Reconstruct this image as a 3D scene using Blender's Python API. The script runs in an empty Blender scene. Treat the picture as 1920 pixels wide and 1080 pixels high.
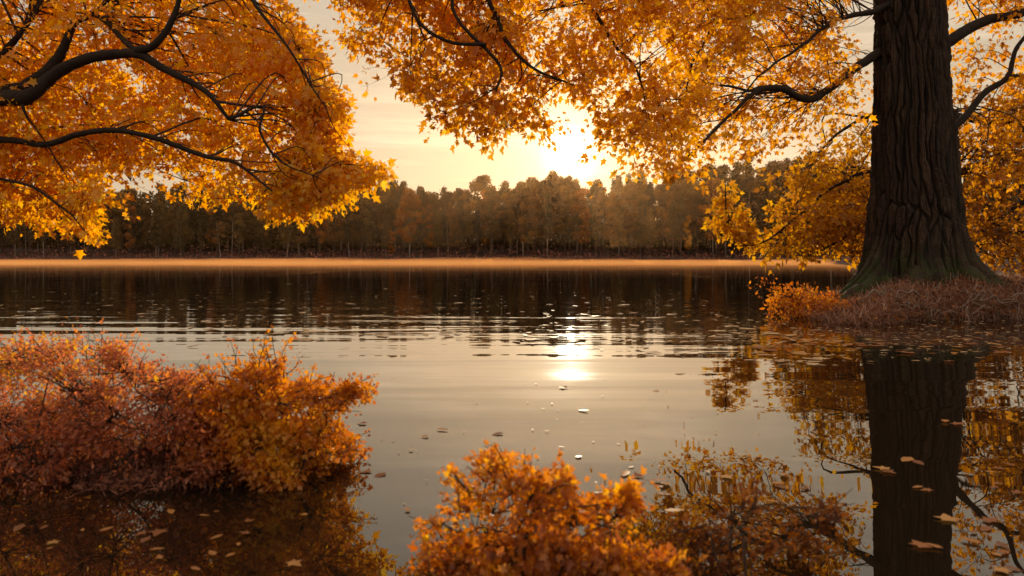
import bpy, math
import numpy as np

rng = np.random.default_rng(11)
scene = bpy.context.scene
COL = scene.collection
H = 1.3            # eye height above the water
F = 1493.0         # focal length in pixels of a 1920 wide picture (28 mm)
HZ = 476.0         # row of the horizon
def at(px, py, Y):
    return np.array([(px - 960.0) / F * Y, Y, H - (py - HZ) / F * Y])
def yw(py, z=0.0):
    return (H - z) * F / (py - HZ)
SUN_EL, SUN_AZ = math.radians(7.1), math.radians(4.2)
SUND = (math.sin(SUN_AZ) * math.cos(SUN_EL), math.cos(SUN_AZ) * math.cos(SUN_EL), math.sin(SUN_EL))

# ------------------------------------------------------------------ object helpers
def tag(o, label=None, cat=None, group=None, kind=None):
    if label: o['label'] = label
    if cat: o['category'] = cat
    if group: o['group'] = group
    if kind: o['kind'] = kind
    return o
def empty(name, loc, label, cat, group=None):
    o = bpy.data.objects.new(name, None); COL.objects.link(o)
    o.location = [float(v) for v in loc]; o.empty_display_size = .2
    return tag(o, label, cat, group)

class Geo:
    """collects verts, polygons of any size and a tint per vertex; builds ONE mesh object"""
    def __init__(s):
        s.v = []; s.l = []; s.c = []; s.t = []; s.n = 0
    def add(s, v, faces, tint=0.5):
        """v (N,3); faces: list of int arrays (M,k)"""
        v = np.asarray(v, float).reshape(-1, 3)
        for f in faces:
            f = np.asarray(f, int)
            s.l.append((f + s.n).ravel()); s.c.append(np.full(len(f), f.shape[1], int))
        t = np.asarray(tint, float)
        s.t.append(np.full(len(v), float(t)) if t.ndim == 0 else t)
        s.v.append(v); s.n += len(v)
    def build(s, name, mat, parent=None, smooth=False):
        v = np.concatenate(s.v).astype(np.float32)
        off = np.zeros(3, np.float32)
        if parent is not None: off = np.array(parent.matrix_basis.translation, np.float32) if parent.parent is None else np.array(parent.parent.matrix_basis.translation, np.float32)
        me = mesh_from(name, v - off, np.concatenate(s.l), np.concatenate(s.c), np.concatenate(s.t), smooth)
        me.materials.append(mat)
        o = bpy.data.objects.new(name, me); COL.objects.link(o)
        if parent is not None: o.parent = parent
        return o
def mesh_from(name, v, loops, counts, tint=None, smooth=False):
    me = bpy.data.meshes.new(name)
    me.vertices.add(len(v)); me.vertices.foreach_set('co', v.astype(np.float32).ravel())
    me.loops.add(len(loops)); me.loops.foreach_set('vertex_index', loops.astype(np.int32))
    st = np.concatenate([[0], np.cumsum(counts)[:-1]]).astype(np.int32)
    me.polygons.add(len(counts)); me.polygons.foreach_set('loop_start', st)
    me.polygons.foreach_set('loop_total', counts.astype(np.int32))
    if smooth: me.polygons.foreach_set('use_smooth', np.ones(len(counts), bool))
    if tint is not None:
        a = me.attributes.new('tint', 'FLOAT', 'POINT'); a.data.foreach_set('value', tint.astype(np.float32))
    me.update(calc_edges=True); me.validate()
    return me

# ------------------------------------------------------------------ noise
class SinNoise:
    def __init__(s, seed, freq, n=9):
        r = np.random.default_rng(seed)
        d = r.normal(size=(n, 3)); d /= np.linalg.norm(d, axis=1)[:, None]
        s.k = d * (freq * r.uniform(.5, 1.7, n))[:, None] * 2 * math.pi; s.p = r.uniform(0, 6.28, n)
    def __call__(s, p):
        return np.sin(np.asarray(p) @ s.k.T + s.p).mean(-1) * 1.7      # about -1..1

# ------------------------------------------------------------------ tubes
def smooth_line(pts, k=6):
    """Catmull-Rom through rows of (x,y,z,r)"""
    P = np.asarray(pts, float)
    if len(P) < 3: 
        t = np.linspace(0, 1, k + 1)[:, None]; return P[0] * (1 - t) + P[-1] * t
    E = np.vstack([2 * P[0] - P[1], P, 2 * P[-1] - P[-2]]); out = []
    for i in range(1, len(E) - 2):
        a, b, c, d = E[i - 1], E[i], E[i + 1], E[i + 2]
        for t in np.linspace(0, 1, k, endpoint=False):
            out.append(.5 * ((2 * b) + (c - a) * t + (2 * a - 5 * b + 4 * c - d) * t * t + (3 * b - a - 3 * c + d) * t ** 3))
    out.append(P[-1])
    return np.array(out)
def tube(g, line, n=7, rough=0.0, tint=.5):
    L = np.asarray(line, float); p = L[:, :3]; r = np.maximum(L[:, 3], .0008)
    T = np.gradient(p, axis=0); T /= np.linalg.norm(T, axis=1)[:, None] + 1e-9
    ref = np.array([0, 0, 1.0]) if abs(T[:, 2]).mean() < .8 else np.array([1.0, 0, 0])
    U = np.cross(T, ref); U /= np.linalg.norm(U, axis=1)[:, None] + 1e-9
    W = np.cross(U, T)
    a = np.linspace(0, 2 * math.pi, n, endpoint=False)
    R = r[:, None] * (1 + (rng.normal(size=(len(p), n)) * rough if rough else 0))
    v = p[:, None, :] + R[..., None] * (np.cos(a)[None, :, None] * U[:, None, :] + np.sin(a)[None, :, None] * W[:, None, :])
    m = len(p); i = np.arange(m - 1)[:, None] * n; j = np.arange(n)[None, :]; j2 = (j + 1) % n
    f = np.stack([i + j, i + j2, i + n + j2, i + n + j], -1).reshape(-1, 4)
    g.add(v.reshape(-1, 3), [f, [[(m - 1) * n + k for k in range(n)]], [[n - 1 - k for k in range(n)]]], tint)
def pxline(rows, k=6):
    """rows of (px, py, Y, radius in picture px) -> smoothed line in metres"""
    return smooth_line([list(at(a, b, Y)) + [r * Y / F] for a, b, Y, r in rows], k)
def wiggle(line, amp, seed):
    n = SinNoise(seed, .9); L = line.copy(); q = L[:, :3]
    t = np.linspace(0, 1, len(L)); w = np.minimum(1, np.minimum(t, 1 - t) * 6)
    L[:, :3] += np.stack([n(q), n(q + 31.7), n(q + 77.1)], -1) * amp * w[:, None]
    return L

# ------------------------------------------------------------------ leaves
LOBED = np.array([(0, 0), (.34, -.06), (.25, .2), (.56, .44), (.24, .5), (.16, .72), (0, 1),
                  (-.16, .72), (-.24, .5), (-.56, .44), (-.25, .2), (-.34, -.06)])
LOBED_F = [np.array([[0, 1, 2, 3, 4, 5, 6], [6, 7, 8, 9, 10, 11, 0]])]
OVATE = np.array([(0, 0), (.26, .3), (.2, .68), (0, 1), (-.2, .68), (-.26, .3)])
OVATE_F = [np.array([[0, 1, 2, 3], [3, 4, 5, 0]])]
def unit(a): return a / (np.linalg.norm(a, axis=-1, keepdims=True) + 1e-9)
def leaves(g, pos, direc, normal, size, tint, shape='lobed', fold=.5, curl=.4):
    """many leaves at once"""
    S, Fc = (LOBED, LOBED_F) if shape == 'lobed' else (OVATE, OVATE_F)
    d = unit(direc); n = unit(normal - (normal * d).sum(-1, keepdims=True) * d); s = np.cross(d, n)
    N, K = len(pos), len(S)
    x = S[None, :, 0, None]; y = S[None, :, 1, None]
    fo = rng.uniform(-.2, 1, (N, 1, 1)) * fold; cu = rng.uniform(-1, 1, (N, 1, 1)) * curl
    sz = np.asarray(size).reshape(-1, 1, 1) * np.ones((N, 1, 1)); wid = rng.uniform(.75, 1.1, (N, 1, 1))
    v = pos[:, None, :] + sz * (x * wid * s[:, None, :] + y * d[:, None, :] + (np.abs(x) * fo + y * y * cu) * n[:, None, :])
    base = np.arange(N)[:, None, None] * K
    g.add(v.reshape(-1, 3), [(base + f[None]).reshape(-1, f.shape[1]) for f in Fc], np.repeat(tint, K))

def in_poly(P, poly):
    x, y = P[:, 0], P[:, 1]; ins = np.zeros(len(P), bool); Q = np.asarray(poly, float); j = len(Q) - 1
    for i in range(len(Q)):
        (xi, yi), (xj, yj) = Q[i], Q[j]
        c = ((yi > y) != (yj > y)) & (x < (xj - xi) * (y - yi) / (yj - yi + 1e-12) + xi)
        ins ^= c; j = i
    return ins
def poly_points(poly, n, dens=None):
    Q = np.asarray(poly, float); lo, hi = Q.min(0), Q.max(0); out = np.zeros((0, 2))
    while len(out) < n:
        P = rng.uniform(lo, hi, (n * 2, 2)); P = P[in_poly(P, poly)]
        if dens is not None: P = P[rng.random(len(P)) < dens(P)]
        out = np.vstack([out, P])
    return out[:n]

def clump_points(poly, n, k, rx, ry, mix=.2):
    C = poly_points(poly, k); wgt = rng.uniform(.4, 1.6, k); i = rng.choice(k, n, p=wgt / wgt.sum()); s = rng.uniform(.6, 1.4, k)
    P = C[i] + rng.normal(size=(n, 2)) * [rx, ry] * s[i, None]
    bad = ~in_poly(P, poly) & (rng.random(n) < .85); P[bad] = C[i][bad] + (P[bad] - C[i][bad]) * .25
    u = rng.random(n) < mix; P[u] = poly_points(poly, n)[u]; return P, i
def foliage(gl, gt, region, n, Y, skeleton, per=12, spread=.22, size=.1, size_px=None, dens=None, tint=None,
            shape='lobed', nodes=40, twig_r=.004, droop=.5, hang=None, clump=None):
    """fill a region of the crown with leaf sprays on twigs that grow out of the limbs. skeleton: (M,3) points of the limbs"""
    Yd = rng.uniform(Y[0], Y[1], n)
    if clump:
        P, ci = clump_points(region, n, *clump); Yc = rng.uniform(Y[0], Y[1], clump[0]); Yd = np.clip(Yc[ci] + rng.normal(size=n) * (Y[1] - Y[0]) * .12, Y[0], Y[1])
        if dens is not None:
            kp = rng.random(n) < dens(P) * 1.2; P, Yd = P[kp], Yd[kp]; n = len(P)
    else: P = poly_points(region, n, dens)
    C = np.stack([(P[:, 0] - 960) / F * Yd, Yd, H - (P[:, 1] - HZ) / F * Yd], -1)
    sk = np.asarray(skeleton)
    # secondary nodes
    idx = rng.choice(n, min(nodes, n), replace=False); N2 = C[idx].copy()
    for q in N2:
        dd = np.linalg.norm(sk - q, axis=1); b = sk[np.argmin(dd * rng.uniform(.85, 1.2, len(sk)))]
        L = np.linalg.norm(q - b)
        q += (b - q) * .18
        mid = (b + q) / 2 + rng.normal(size=3) * L * .1 + np.array([0, 0, .08 * L])
        r0 = min(.006 + .006 * L, .03) * twig_r / .004
        tube(gt, smooth_line([[*b, r0], [*mid, r0 * .7], [*q, r0 * .4]], 4), 5)
    d2 = np.linalg.norm(C[:, None, :] - N2[None], axis=2); near = N2[np.argmin(d2, 1)]
    out = unit(C - near + 1e-4)
    grow = unit(out + rng.normal(size=(n, 3)) * .45 + np.array([0, 0, -droop]))
    for i in range(n):
        L = np.linalg.norm(C[i] - near[i]) ; e = C[i] + grow[i] * spread
        tube(gt, smooth_line([[*near[i], twig_r], [*(C[i] - grow[i] * spread * .2), twig_r * .7], [*e, twig_r * .4]], 3), 3)
    k = rng.integers(int(per * .6), int(per * 1.4) + 1, n); I = np.repeat(np.arange(n), k); M = len(I)
    t = rng.random(M)
    lat = rng.normal(size=(M, 3)) * spread * .42
    pos = C[I] + grow[I] * ((t - .15) * spread * 1.3)[:, None] + lat
    dr = unit(unit(lat) * .8 + grow[I] * .6 + rng.normal(size=(M, 3)) * .35 + np.array([0, 0, -.55 * (hang if hang is not None else droop)]))
    nm = rng.normal(size=(M, 3)) * .8 + np.array([.1, -.8, .35])
    sz = size * np.clip(rng.lognormal(-.12, .34, M), .4, 1.7)
    tv = (tint(pos) if tint else .5) + rng.normal(size=M) * .17
    leaves(gl, pos, dr, nm, sz, np.clip(tv, 0, 1), shape)

# ------------------------------------------------------------------ materials
def new_mat(name):
    m = bpy.data.materials.new(name); m.use_nodes = True; nt = m.node_tree; nt.nodes.clear()
    return m, nt, nt.nodes.new, nt.links.new
def ramp(nt, stops, fac, interp='LINEAR'):
    r = nt.nodes.new('ShaderNodeValToRGB'); r.color_ramp.interpolation = interp; e = r.color_ramp.elements
    while len(e) < len(stops): e.new(.5)
    for q, (p, c) in zip(e, stops): q.position = p; q.color = (*c, 1)
    nt.links.new(fac, r.inputs[0]); return r
def noise(nt, scale, detail=4, vec=None, rough=.55):
    n = nt.nodes.new('ShaderNodeTexNoise'); n.inputs['Scale'].default_value = scale; n.inputs['Detail'].default_value = detail
    n.inputs['Roughness'].default_value = rough
    if vec is not None: nt.links.new(vec, n.inputs['Vector'])
    return n
def leaf_mat(name, stops, trans=.68, gloss=.03, rnd=0.0, tcol=1.0, grough=.45):
    m, nt, N, L = new_mat(name)
    a = N('ShaderNodeAttribute'); a.attribute_name = 'tint'; fac = a.outputs['Fac']
    if rnd:
        oi = N('ShaderNodeObjectInfo'); ma = N('ShaderNodeMath'); ma.operation = 'MULTIPLY_ADD'
        L(oi.outputs['Random'], ma.inputs[0]); ma.inputs[1].default_value = rnd; 
        mb = N('ShaderNodeMath'); mb.operation = 'SUBTRACT'; L(fac, mb.inputs[0]); mb.inputs[1].default_value = rnd / 2
        L(mb.outputs[0], ma.inputs[2]); fac = ma.outputs[0]
    r = ramp(nt, stops, fac)
    d = N('ShaderNodeBsdfDiffuse'); t = N('ShaderNodeBsdfTranslucent'); g = N('ShaderNodeBsdfGlossy'); g.inputs['Roughness'].default_value = grough
    L(r.outputs[0], d.inputs[0])
    hs = N('ShaderNodeHueSaturation'); hs.inputs['Saturation'].default_value = 1.08; hs.inputs['Value'].default_value = tcol
    L(r.outputs[0], hs.inputs['Color']); L(hs.outputs[0], t.inputs[0])
    mx = N('ShaderNodeMixShader'); mx.inputs[0].default_value = trans; L(d.outputs[0], mx.inputs[1]); L(t.outputs[0], mx.inputs[2])
    m2 = N('ShaderNodeMixShader'); m2.inputs[0].default_value = gloss; L(mx.outputs[0], m2.inputs[1]); L(g.outputs[0], m2.inputs[2])
    o = N('ShaderNodeOutputMaterial'); L(m2.outputs[0], o.inputs[0]); return m
def rough_mat(name, c0, c1, scale=6, rough=.9, bump=.0, bscale=30, stretch=None, moss=None, ridge=False):
    m, nt, N, L = new_mat(name)
    tc = N('ShaderNodeTexCoord'); vec = tc.outputs['Object']
    if stretch:
        mp = N('ShaderNodeMapping'); mp.inputs['Scale'].default_value = stretch; L(vec, mp.inputs[0]); vec = mp.outputs[0]
    n = noise(nt, scale, 6, vec); r = ramp(nt, [(.3, c0), (.7, c1)], n.outputs['Fac'])
    col = r.outputs[0]
    b = N('ShaderNodeBsdfPrincipled'); b.inputs['Roughness'].default_value = rough; b.inputs['Specular IOR Level'].default_value = .25
    if ridge:        # plate faces are coloured paler than the cracks between them
        at_ = N('ShaderNodeAttribute'); at_.attribute_name = 'tint'; rr = ramp(nt, [(0, (.35, .35, .35)), (.3, (.7, .7, .7)), (.7, (1.3, 1.3, 1.3))], at_.outputs['Fac'])
        mm = N('ShaderNodeMix'); mm.data_type = 'RGBA'; mm.blend_type = 'MULTIPLY'; mm.inputs[0].default_value = 1; L(col, mm.inputs[6]); L(rr.outputs[0], mm.inputs[7]); col = mm.outputs[2]
    if moss:
        z0, z1, mc = moss
        ge = N('ShaderNodeNewGeometry'); sx = N('ShaderNodeSeparateXYZ'); L(ge.outputs['Position'], sx.inputs[0])
        mr = N('ShaderNodeMapRange'); L(sx.outputs['Z'], mr.inputs[0]); mr.inputs[1].default_value = z1; mr.inputs[2].default_value = z0
        n2 = noise(nt, 5, 5, tc.outputs['Object']); mu = N('ShaderNodeMath'); mu.operation = 'MULTIPLY'; L(mr.outputs[0], mu.inputs[0])
        r2 = ramp(nt, [(.42, (0, 0, 0)), (.58, (1, 1, 1))], n2.outputs['Fac']); L(r2.outputs[0], mu.inputs[1])
        mx = N('ShaderNodeMix'); mx.data_type = 'RGBA'; L(mu.outputs[0], mx.inputs[0]); L(col, mx.inputs[6]); mx.inputs[7].default_value = (*mc, 1); col = mx.outputs[2]
    L(col, b.inputs['Base Color'])
    if bump:
        n3 = noise(nt, bscale, 8, vec, .65); bp = N('ShaderNodeBump'); bp.inputs['Strength'].default_value = bump; bp.inputs['Distance'].default_value = .02
        L(n3.outputs['Fac'], bp.inputs['Height']); L(bp.outputs[0], b.inputs['Normal'])
    o = N('ShaderNodeOutputMaterial'); L(b.outputs[0], o.inputs[0]); return m

GOLD = [(0, (.32, .11, .007)), (.25, (.64, .25, .01)), (.55, (.87, .395, .018)), (.8, (.94, .49, .03)), (1, (.96, .62, .08))]
RUST = [(0, (.16, .045, .012)), (.3, (.46, .13, .022)), (.6, (.68, .25, .03)), (.85, (.78, .36, .025)), (1, (.84, .48, .04))]
PINK = [(0, (.14, .045, .02)), (.35, (.42, .13, .055)), (.65, (.66, .215, .105)), (.85, (.72, .3, .06)), (1, (.8, .45, .06))]
M_LEFT = leaf_mat('golden_leaf', GOLD, trans=.76)
M_MAIN = leaf_mat('amber_leaf', [(0, (.28, .1, .007)), (.3, (.58, .225, .01)), (.6, (.84, .385, .018)), (.85, (.93, .485, .03)), (1, (.96, .6, .07))], trans=.76)
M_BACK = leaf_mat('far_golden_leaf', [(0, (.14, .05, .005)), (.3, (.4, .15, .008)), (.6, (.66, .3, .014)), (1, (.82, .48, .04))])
M_PINK = leaf_mat('russet_pink_leaf', PINK)
M_RUST = leaf_mat('russet_leaf', RUST)
M_DARKR = leaf_mat('dull_russet_leaf', [(0, (.06, .018, .008)), (.5, (.2, .065, .016)), (.85, (.38, .14, .02)), (1, (.55, .24, .03))], trans=.4, gloss=.01)
M_BARK = rough_mat('furrowed_bark', (.011, .0065, .004), (.042, .025, .016), 5, .85, .8, 30, (1, 1, .2), moss=(.5, 1.7, (.022, .034, .006)), ridge=True)
M_LIMB = rough_mat('dark_bark', (.008, .0045, .003), (.026, .014, .008), 9, .85, .6, 45)
M_TWIG = rough_mat('twig_bark', (.025, .013, .009), (.06, .032, .02), 12)
M_PALE = rough_mat('bare_root_bark', (.1, .07, .055), (.2, .15, .12), 14)
M_GRASS = leaf_mat('dead_grass_blade', [(0, (.1, .046, .03)), (.5, (.34, .175, .115)), (1, (.58, .36, .24))], trans=.3, gloss=.03)
M_SCRUB = leaf_mat('bank_scrub_leaf', [(0, (.07, .028, .02)), (.5, (.24, .1, .068)), (1, (.42, .2, .13))], trans=.08, gloss=.0)
M_GROUND = rough_mat('forest_floor', (.035, .018, .011), (.1, .052, .034), .6, .95, .6, 8)
M_MUD = rough_mat('wet_mud', (.014, .008, .005), (.04, .022, .014), 4, .6, .8, 18)
M_FTRUNK = rough_mat('pine_bark', (.05, .03, .02), (.13, .085, .06), 1.5)
M_PALETRUNK = rough_mat('birch_bark', (.16, .12, .095), (.3, .24, .19), 2)
KINDS = {
    'olive': leaf_mat('olive_needle', [(0, (0.028, 0.020, 0.007)), (.5, (0.119, 0.072, 0.020)), (1, (0.265, 0.146, 0.039))], trans=.3, gloss=.02, rnd=.5),
    'dark': leaf_mat('dark_needle', [(0, (0.014, 0.011, 0.006)), (.5, (0.056, 0.036, 0.014)), (1, (0.125, 0.072, 0.025))], trans=.25, gloss=.02, rnd=.5),
    'brown': leaf_mat('brown_leaf', [(0, (0.042, 0.022, 0.008)), (.5, (0.167, 0.084, 0.025)), (1, (0.362, 0.174, 0.042))], trans=.4, gloss=.02, rnd=.5),
    'rust': leaf_mat('rust_leaf', [(0, (0.098, 0.035, 0.008)), (.5, (0.362, 0.125, 0.022)), (1, (0.585, 0.237, 0.042))], trans=.45, gloss=.02, rnd=.35),
    'gold': leaf_mat('gold_leaf', [(0, (0.167, 0.070, 0.008)), (.5, (0.585, 0.251, 0.021)), (1, (1.020, 0.510, 0.051))], trans=.45, gloss=.02, rnd=.3),
}
M_FLOAT = leaf_mat('floating_leaf', [(0, (.11, .04, .02)), (.4, (.3, .11, .035)), (.75, (.46, .2, .05)), (1, (.52, .3, .11))], trans=.3, gloss=.07, grough=.4)
M_FLOATP = leaf_mat('wet_pale_leaf', [(0, (.2, .1, .04)), (.5, (.4, .24, .11)), (1, (.56, .4, .22))], trans=.2, gloss=.09, grough=.45)

# ------------------------------------------------------------------ water
def make_water():
    m, nt, N, L = new_mat('lake_surface')
    b = N('ShaderNodeBsdfPrincipled'); b.inputs['Base Color'].default_value = (.012, .0075, .004, 1)
    b.inputs['Roughness'].default_value = .008; b.inputs['IOR'].default_value = 1.75; b.inputs['Specular IOR Level'].default_value = .5
    tc = N('ShaderNodeTexCoord')
    def layer(sx, sy, scale, det, rot=0):
        mp = N('ShaderNodeMapping'); mp.inputs['Scale'].default_value = (sx, sy, 1); mp.inputs['Rotation'].default_value = (0, 0, rot)
        L(tc.outputs['Object'], mp.inputs[0]); return noise(nt, scale, det, mp.outputs[0], .5).outputs['Fac']
    def mul(a, k):
        q = N('ShaderNodeMath'); q.operation = 'MULTIPLY'; L(a, q.inputs[0]); q.inputs[1].default_value = k; return q.outputs[0]
    def add(a, c):
        q = N('ShaderNodeMath'); q.operation = 'ADD'; L(a, q.inputs[0]); L(c, q.inputs[1]); return q.outputs[0]
    sx = N('ShaderNodeSeparateXYZ'); L(tc.outputs['Object'], sx.inputs[0]); mr = N('ShaderNodeMapRange'); mr.interpolation_type = 'SMOOTHSTEP'; L(sx.outputs['Y'], mr.inputs[0])
    for i_, v_ in ((1, 6.0), (2, 12.0), (3, .14), (4, 1.0)): mr.inputs[i_].default_value = v_      # sheltered water close to the bank
    mr2 = N('ShaderNodeMapRange'); mr2.interpolation_type = 'SMOOTHSTEP'; L(sx.outputs['Y'], mr2.inputs[0])
    for i_, v_ in ((1, 3.6), (2, 7.5), (3, .004), (4, .016)): mr2.inputs[i_].default_value = v_
    hm = N('ShaderNodeMath'); hm.operation = 'MULTIPLY'; L(layer(.11, 1.0, .95, 1.0, .03), hm.inputs[0]); L(mr2.outputs[0], hm.inputs[1]); h1 = hm.outputs[0]; h = mul(layer(.22, 1.0, 3.2, 1.0, -.03), .0032)
    # patches of livelier ripples
    pt = ramp(nt, [(.46, (.15, .15, .15)), (.64, (1, 1, 1))], layer(.05, .11, 1.0, 2.0))
    mp = N('ShaderNodeMath'); mp.operation = 'MULTIPLY'; L(pt.outputs[0], mp.inputs[0]); L(mul(layer(.35, 1.0, 5.0, 2.0, .03), .003), mp.inputs[1])
    h = add(h, mp.outputs[0]); m3 = N('ShaderNodeMath'); m3.operation = 'MULTIPLY'; L(h, m3.inputs[0]); L(mr.outputs[0], m3.inputs[1]); h = add(h1, m3.outputs[0])
    bp = N('ShaderNodeBump'); bp.inputs['Strength'].default_value = 1; bp.inputs['Distance'].default_value = 1.0
    L(h, bp.inputs['Height']); L(bp.outputs[0], b.inputs['Normal'])
    o = N('ShaderNodeOutputMaterial'); L(b.outputs[0], o.inputs[0])
    g = Geo(); xs = np.linspace(-420, 420, 43); ys = np.linspace(-40, 190, 24)
    X, Yg = np.meshgrid(xs, ys); v = np.stack([X, Yg, 0 * X], -1).reshape(-1, 3); n = len(xs)
    i = np.arange(len(ys) - 1)[:, None] * n + np.arange(n - 1)[None]
    g.add(v, [np.stack([i, i + 1, i + n + 1, i + n], -1).reshape(-1, 4)])
    return tag(g.build('water', m), 'calm dark autumn lake reflecting a pale sunset sky', kind='structure')
make_water()

# ------------------------------------------------------------------ ground
SHORE = yw(490)                    # far waterline, about 139 m
gn = SinNoise(3, .05); gn2 = SinNoise(5, .2); gn3 = SinNoise(8, 1.1)
def shore_y(x): 
    p = np.stack([x * .35, 0 * x, 0 * x], -1); return SHORE + gn(p) * 2.0 - np.clip((np.abs(x) - 60) / 90, 0, 1) ** 2 * 10
def ground_z(x, y):
    p = np.stack([x, y, 0 * x], -1)
    d = y - shore_y(x)
    far = np.where(d > 0, 1.0 * (1 - np.exp(-np.maximum(d, 0) / 5)) + np.maximum(d - 12, 0) * .085, d * .15) + gn2(p) * .12 * np.clip(d / 3, 0, 1)
    far = np.minimum(far, 13 + gn(p) * 2)
    edge = 14.6 + np.maximum(y - 20, 0) * .33 + gn2(p * .5) * .5        # bank on the right, behind the great tree
    dr = x - edge
    right = np.where(dr > 0, np.minimum(.75 * (1 - np.exp(-np.maximum(dr, 0) / 2)) + dr * .03, 3), dr * .3) - np.maximum(12 - y, 0) * .15
    dl = -8.0 - np.maximum(y - 9, 0) * .85 - x + gn2(p * .5) * .3
    left = np.where(dl > 0, np.minimum(.5 * (1 - np.exp(-np.maximum(dl, 0) / 1.5)), 3), dl * .3) - np.maximum(3.5 - y, 0) * .6
    back = (-1.5 - y) * .3
    return np.clip(np.maximum(np.maximum(far, right), np.maximum(left, np.minimum(back, .6))), -1.5, 15)
def grid(g, xs, ys, zf):
    X, Yg = np.meshgrid(xs, ys); v = np.stack([X, Yg, zf(X, Yg)], -1).reshape(-1, 3); n = len(xs)
    i = np.arange(len(ys) - 1)[:, None] * n + np.arange(n - 1)[None]
    g.add(v, [np.stack([i, i + 1, i + n + 1, i + n], -1).reshape(-1, 4)])
g = Geo()
xs = np.concatenate([np.linspace(-900, -160, 12)[:-1], np.linspace(-160, -26, 90)[:-1], np.linspace(-26, 40, 150)[:-1], np.linspace(40, 160, 90)[:-1], np.linspace(160, 900, 12)])
ys = np.concatenate([np.linspace(-60, 0, 20)[:-1], np.linspace(0, 45, 110)[:-1], np.linspace(45, 130, 50)[:-1], np.linspace(130, 175, 80)[:-1], np.linspace(175, 1500, 40)])
grid(g, xs, ys, ground_z)
tag(g.build('ground', M_GROUND, smooth=True), 'brown leaf littered banks around the lake', kind='structure')

ISLET_V = []
def islet(name, label, outline, peak, material=M_MUD, rise=1.0, n=60, m=14, taper=0.0):
    """low hump: outline rows (x,y) at the waterline, peak (x,y,z)"""
    O = np.asarray(outline, float); O = np.vstack([O, O[:1]]); s = np.linspace(0, len(O) - 1, n, endpoint=False); i = s.astype(int); t = (s - i)[:, None]
    ring = O[i] * (1 - t) + O[i + 1] * t
    g = Geo(); V = []
    for k in range(m):
        q = k / (m - 1)                               # 0 edge .. 1 peak
        xy = ring * (1 - q) + np.array(peak[:2]) * q
        p = np.stack([xy[:, 0], xy[:, 1], 0 * xy[:, 0]], -1)
        dv = ring - np.array(peak[:2]); lean = np.clip(-dv[:, 0] / np.linalg.norm(dv, axis=1), 0, 1)
        z = -.12 + (peak[2] + .12) * q ** (.75 * rise + taper * lean ** 1.5) + gn3(p) * .05 * min(1, q * 3) * peak[2]
        xy = xy + (gn3(p * 1.7)[:, None] * .06) * (1 - q)
        V.append(np.column_stack([xy, z]))
    V = np.vstack(V); a = np.arange(m - 1)[:, None] * n; b = np.arange(n)[None]; b2 = (b + 1) % n
    g.add(V, [np.stack([a + b, a + b2, a + n + b2, a + n + b], -1).reshape(-1, 4)])
    ISLET_V.append(V)
    return tag(g.build(name, material, smooth=True), label, kind='structure'), V
def on_water(px, py): 
    Y = yw(py); return [(px - 960) / F * Y, Y]

# ------------------------------------------------------------------ far forest
def crown_mesh(name, style, mat, seed):
    r = np.random.default_rng(seed); ht = 15.0
    P = []; T = []
    if style == 'pine':          # tiers of drooping boughs, widest low down
        z0 = r.uniform(3.2, 5.5); w = r.uniform(2.0, 2.8)
        nb = 70
        for k in range(nb):
            q = (k + r.random()) / nb; z = z0 + (ht - z0) * q; rad = w * (1 - q) ** .75 * r.uniform(.5, 1.15) + .2; a = r.uniform(0, 6.28)
            n = int(34 + 80 * (1 - q)); t = r.random(n) ** .6
            c = np.stack([np.cos(a) * rad * t, np.sin(a) * rad * t, z - .5 * rad * t * r.uniform(.1, .7)], -1) + r.normal(size=(n, 3)) * [.28, .28, .2]
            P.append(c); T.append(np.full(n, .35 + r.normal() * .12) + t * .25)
    else:                        # irregular clumps
        z0 = r.uniform(2.5, 5.5); nl = 26 if style == 'round' else 20
        wid = r.uniform(2.6, 3.6) if style == 'round' else r.uniform(1.5, 2.1)
        for k in range(nl):
            q = r.random() ** .85; z = z0 + (ht - z0 - .8) * q
            env = wid * math.sin(math.pi * min(1, .16 + .8 * q)) ** .7
            a = r.uniform(0, 6.28); rr = env * math.sqrt(r.random()) * .95; rad = r.uniform(.7, 1.25) * (1.15 if style == 'round' else .85)
            n = int(230 * rad ** 1.4); d = unit(r.normal(size=(n, 3))) * (rad * r.random((n, 1)) ** .4) * [1, 1, .75]
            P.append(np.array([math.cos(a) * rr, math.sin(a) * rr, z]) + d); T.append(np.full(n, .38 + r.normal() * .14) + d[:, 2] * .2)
    P = np.vstack(P); T = np.clip(np.concatenate(T) + r.normal(size=len(P)) * .1, 0, 1)
    g = Geo(); n = len(P)
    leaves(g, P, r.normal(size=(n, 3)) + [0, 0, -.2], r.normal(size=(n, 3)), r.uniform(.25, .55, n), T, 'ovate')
    me = mesh_from(name, np.concatenate(g.v), np.concatenate(g.l), np.concatenate(g.c), np.concatenate(g.t)); me.materials.append(mat); return me
def trunk_mesh(seed, mat, lean=.3, r0=.17):
    r = np.random.default_rng(seed); g = Geo(); k = r.normal(size=2) * lean
    tube(g, smooth_line([[0, 0, -1, r0 * 1.35], [.05 * k[0], 0, 1, r0], [k[0] * .5, k[1] * .3, 6, r0 * .75], [k[0], k[1], 11, r0 * .4], [k[0], k[1], 14.4, .03]], 4), 7)
    for z in r.uniform(4, 10, 7):
        a = r.uniform(0, 6.28); L = r.uniform(1, 2.2)
        tube(g, smooth_line([[k[0] * .6 * z / 11, 0, z, .05], [math.cos(a) * L * .6, math.sin(a) * L * .6, z + .5, .035], [math.cos(a) * L, math.sin(a) * L, z + 1.2, .015]], 3), 4)
    me = mesh_from('trunk', np.concatenate(g.v), np.concatenate(g.l), np.concatenate(g.c), np.concatenate(g.t), True); me.materials.append(mat); return me
CR = {}
sd = 100
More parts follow.
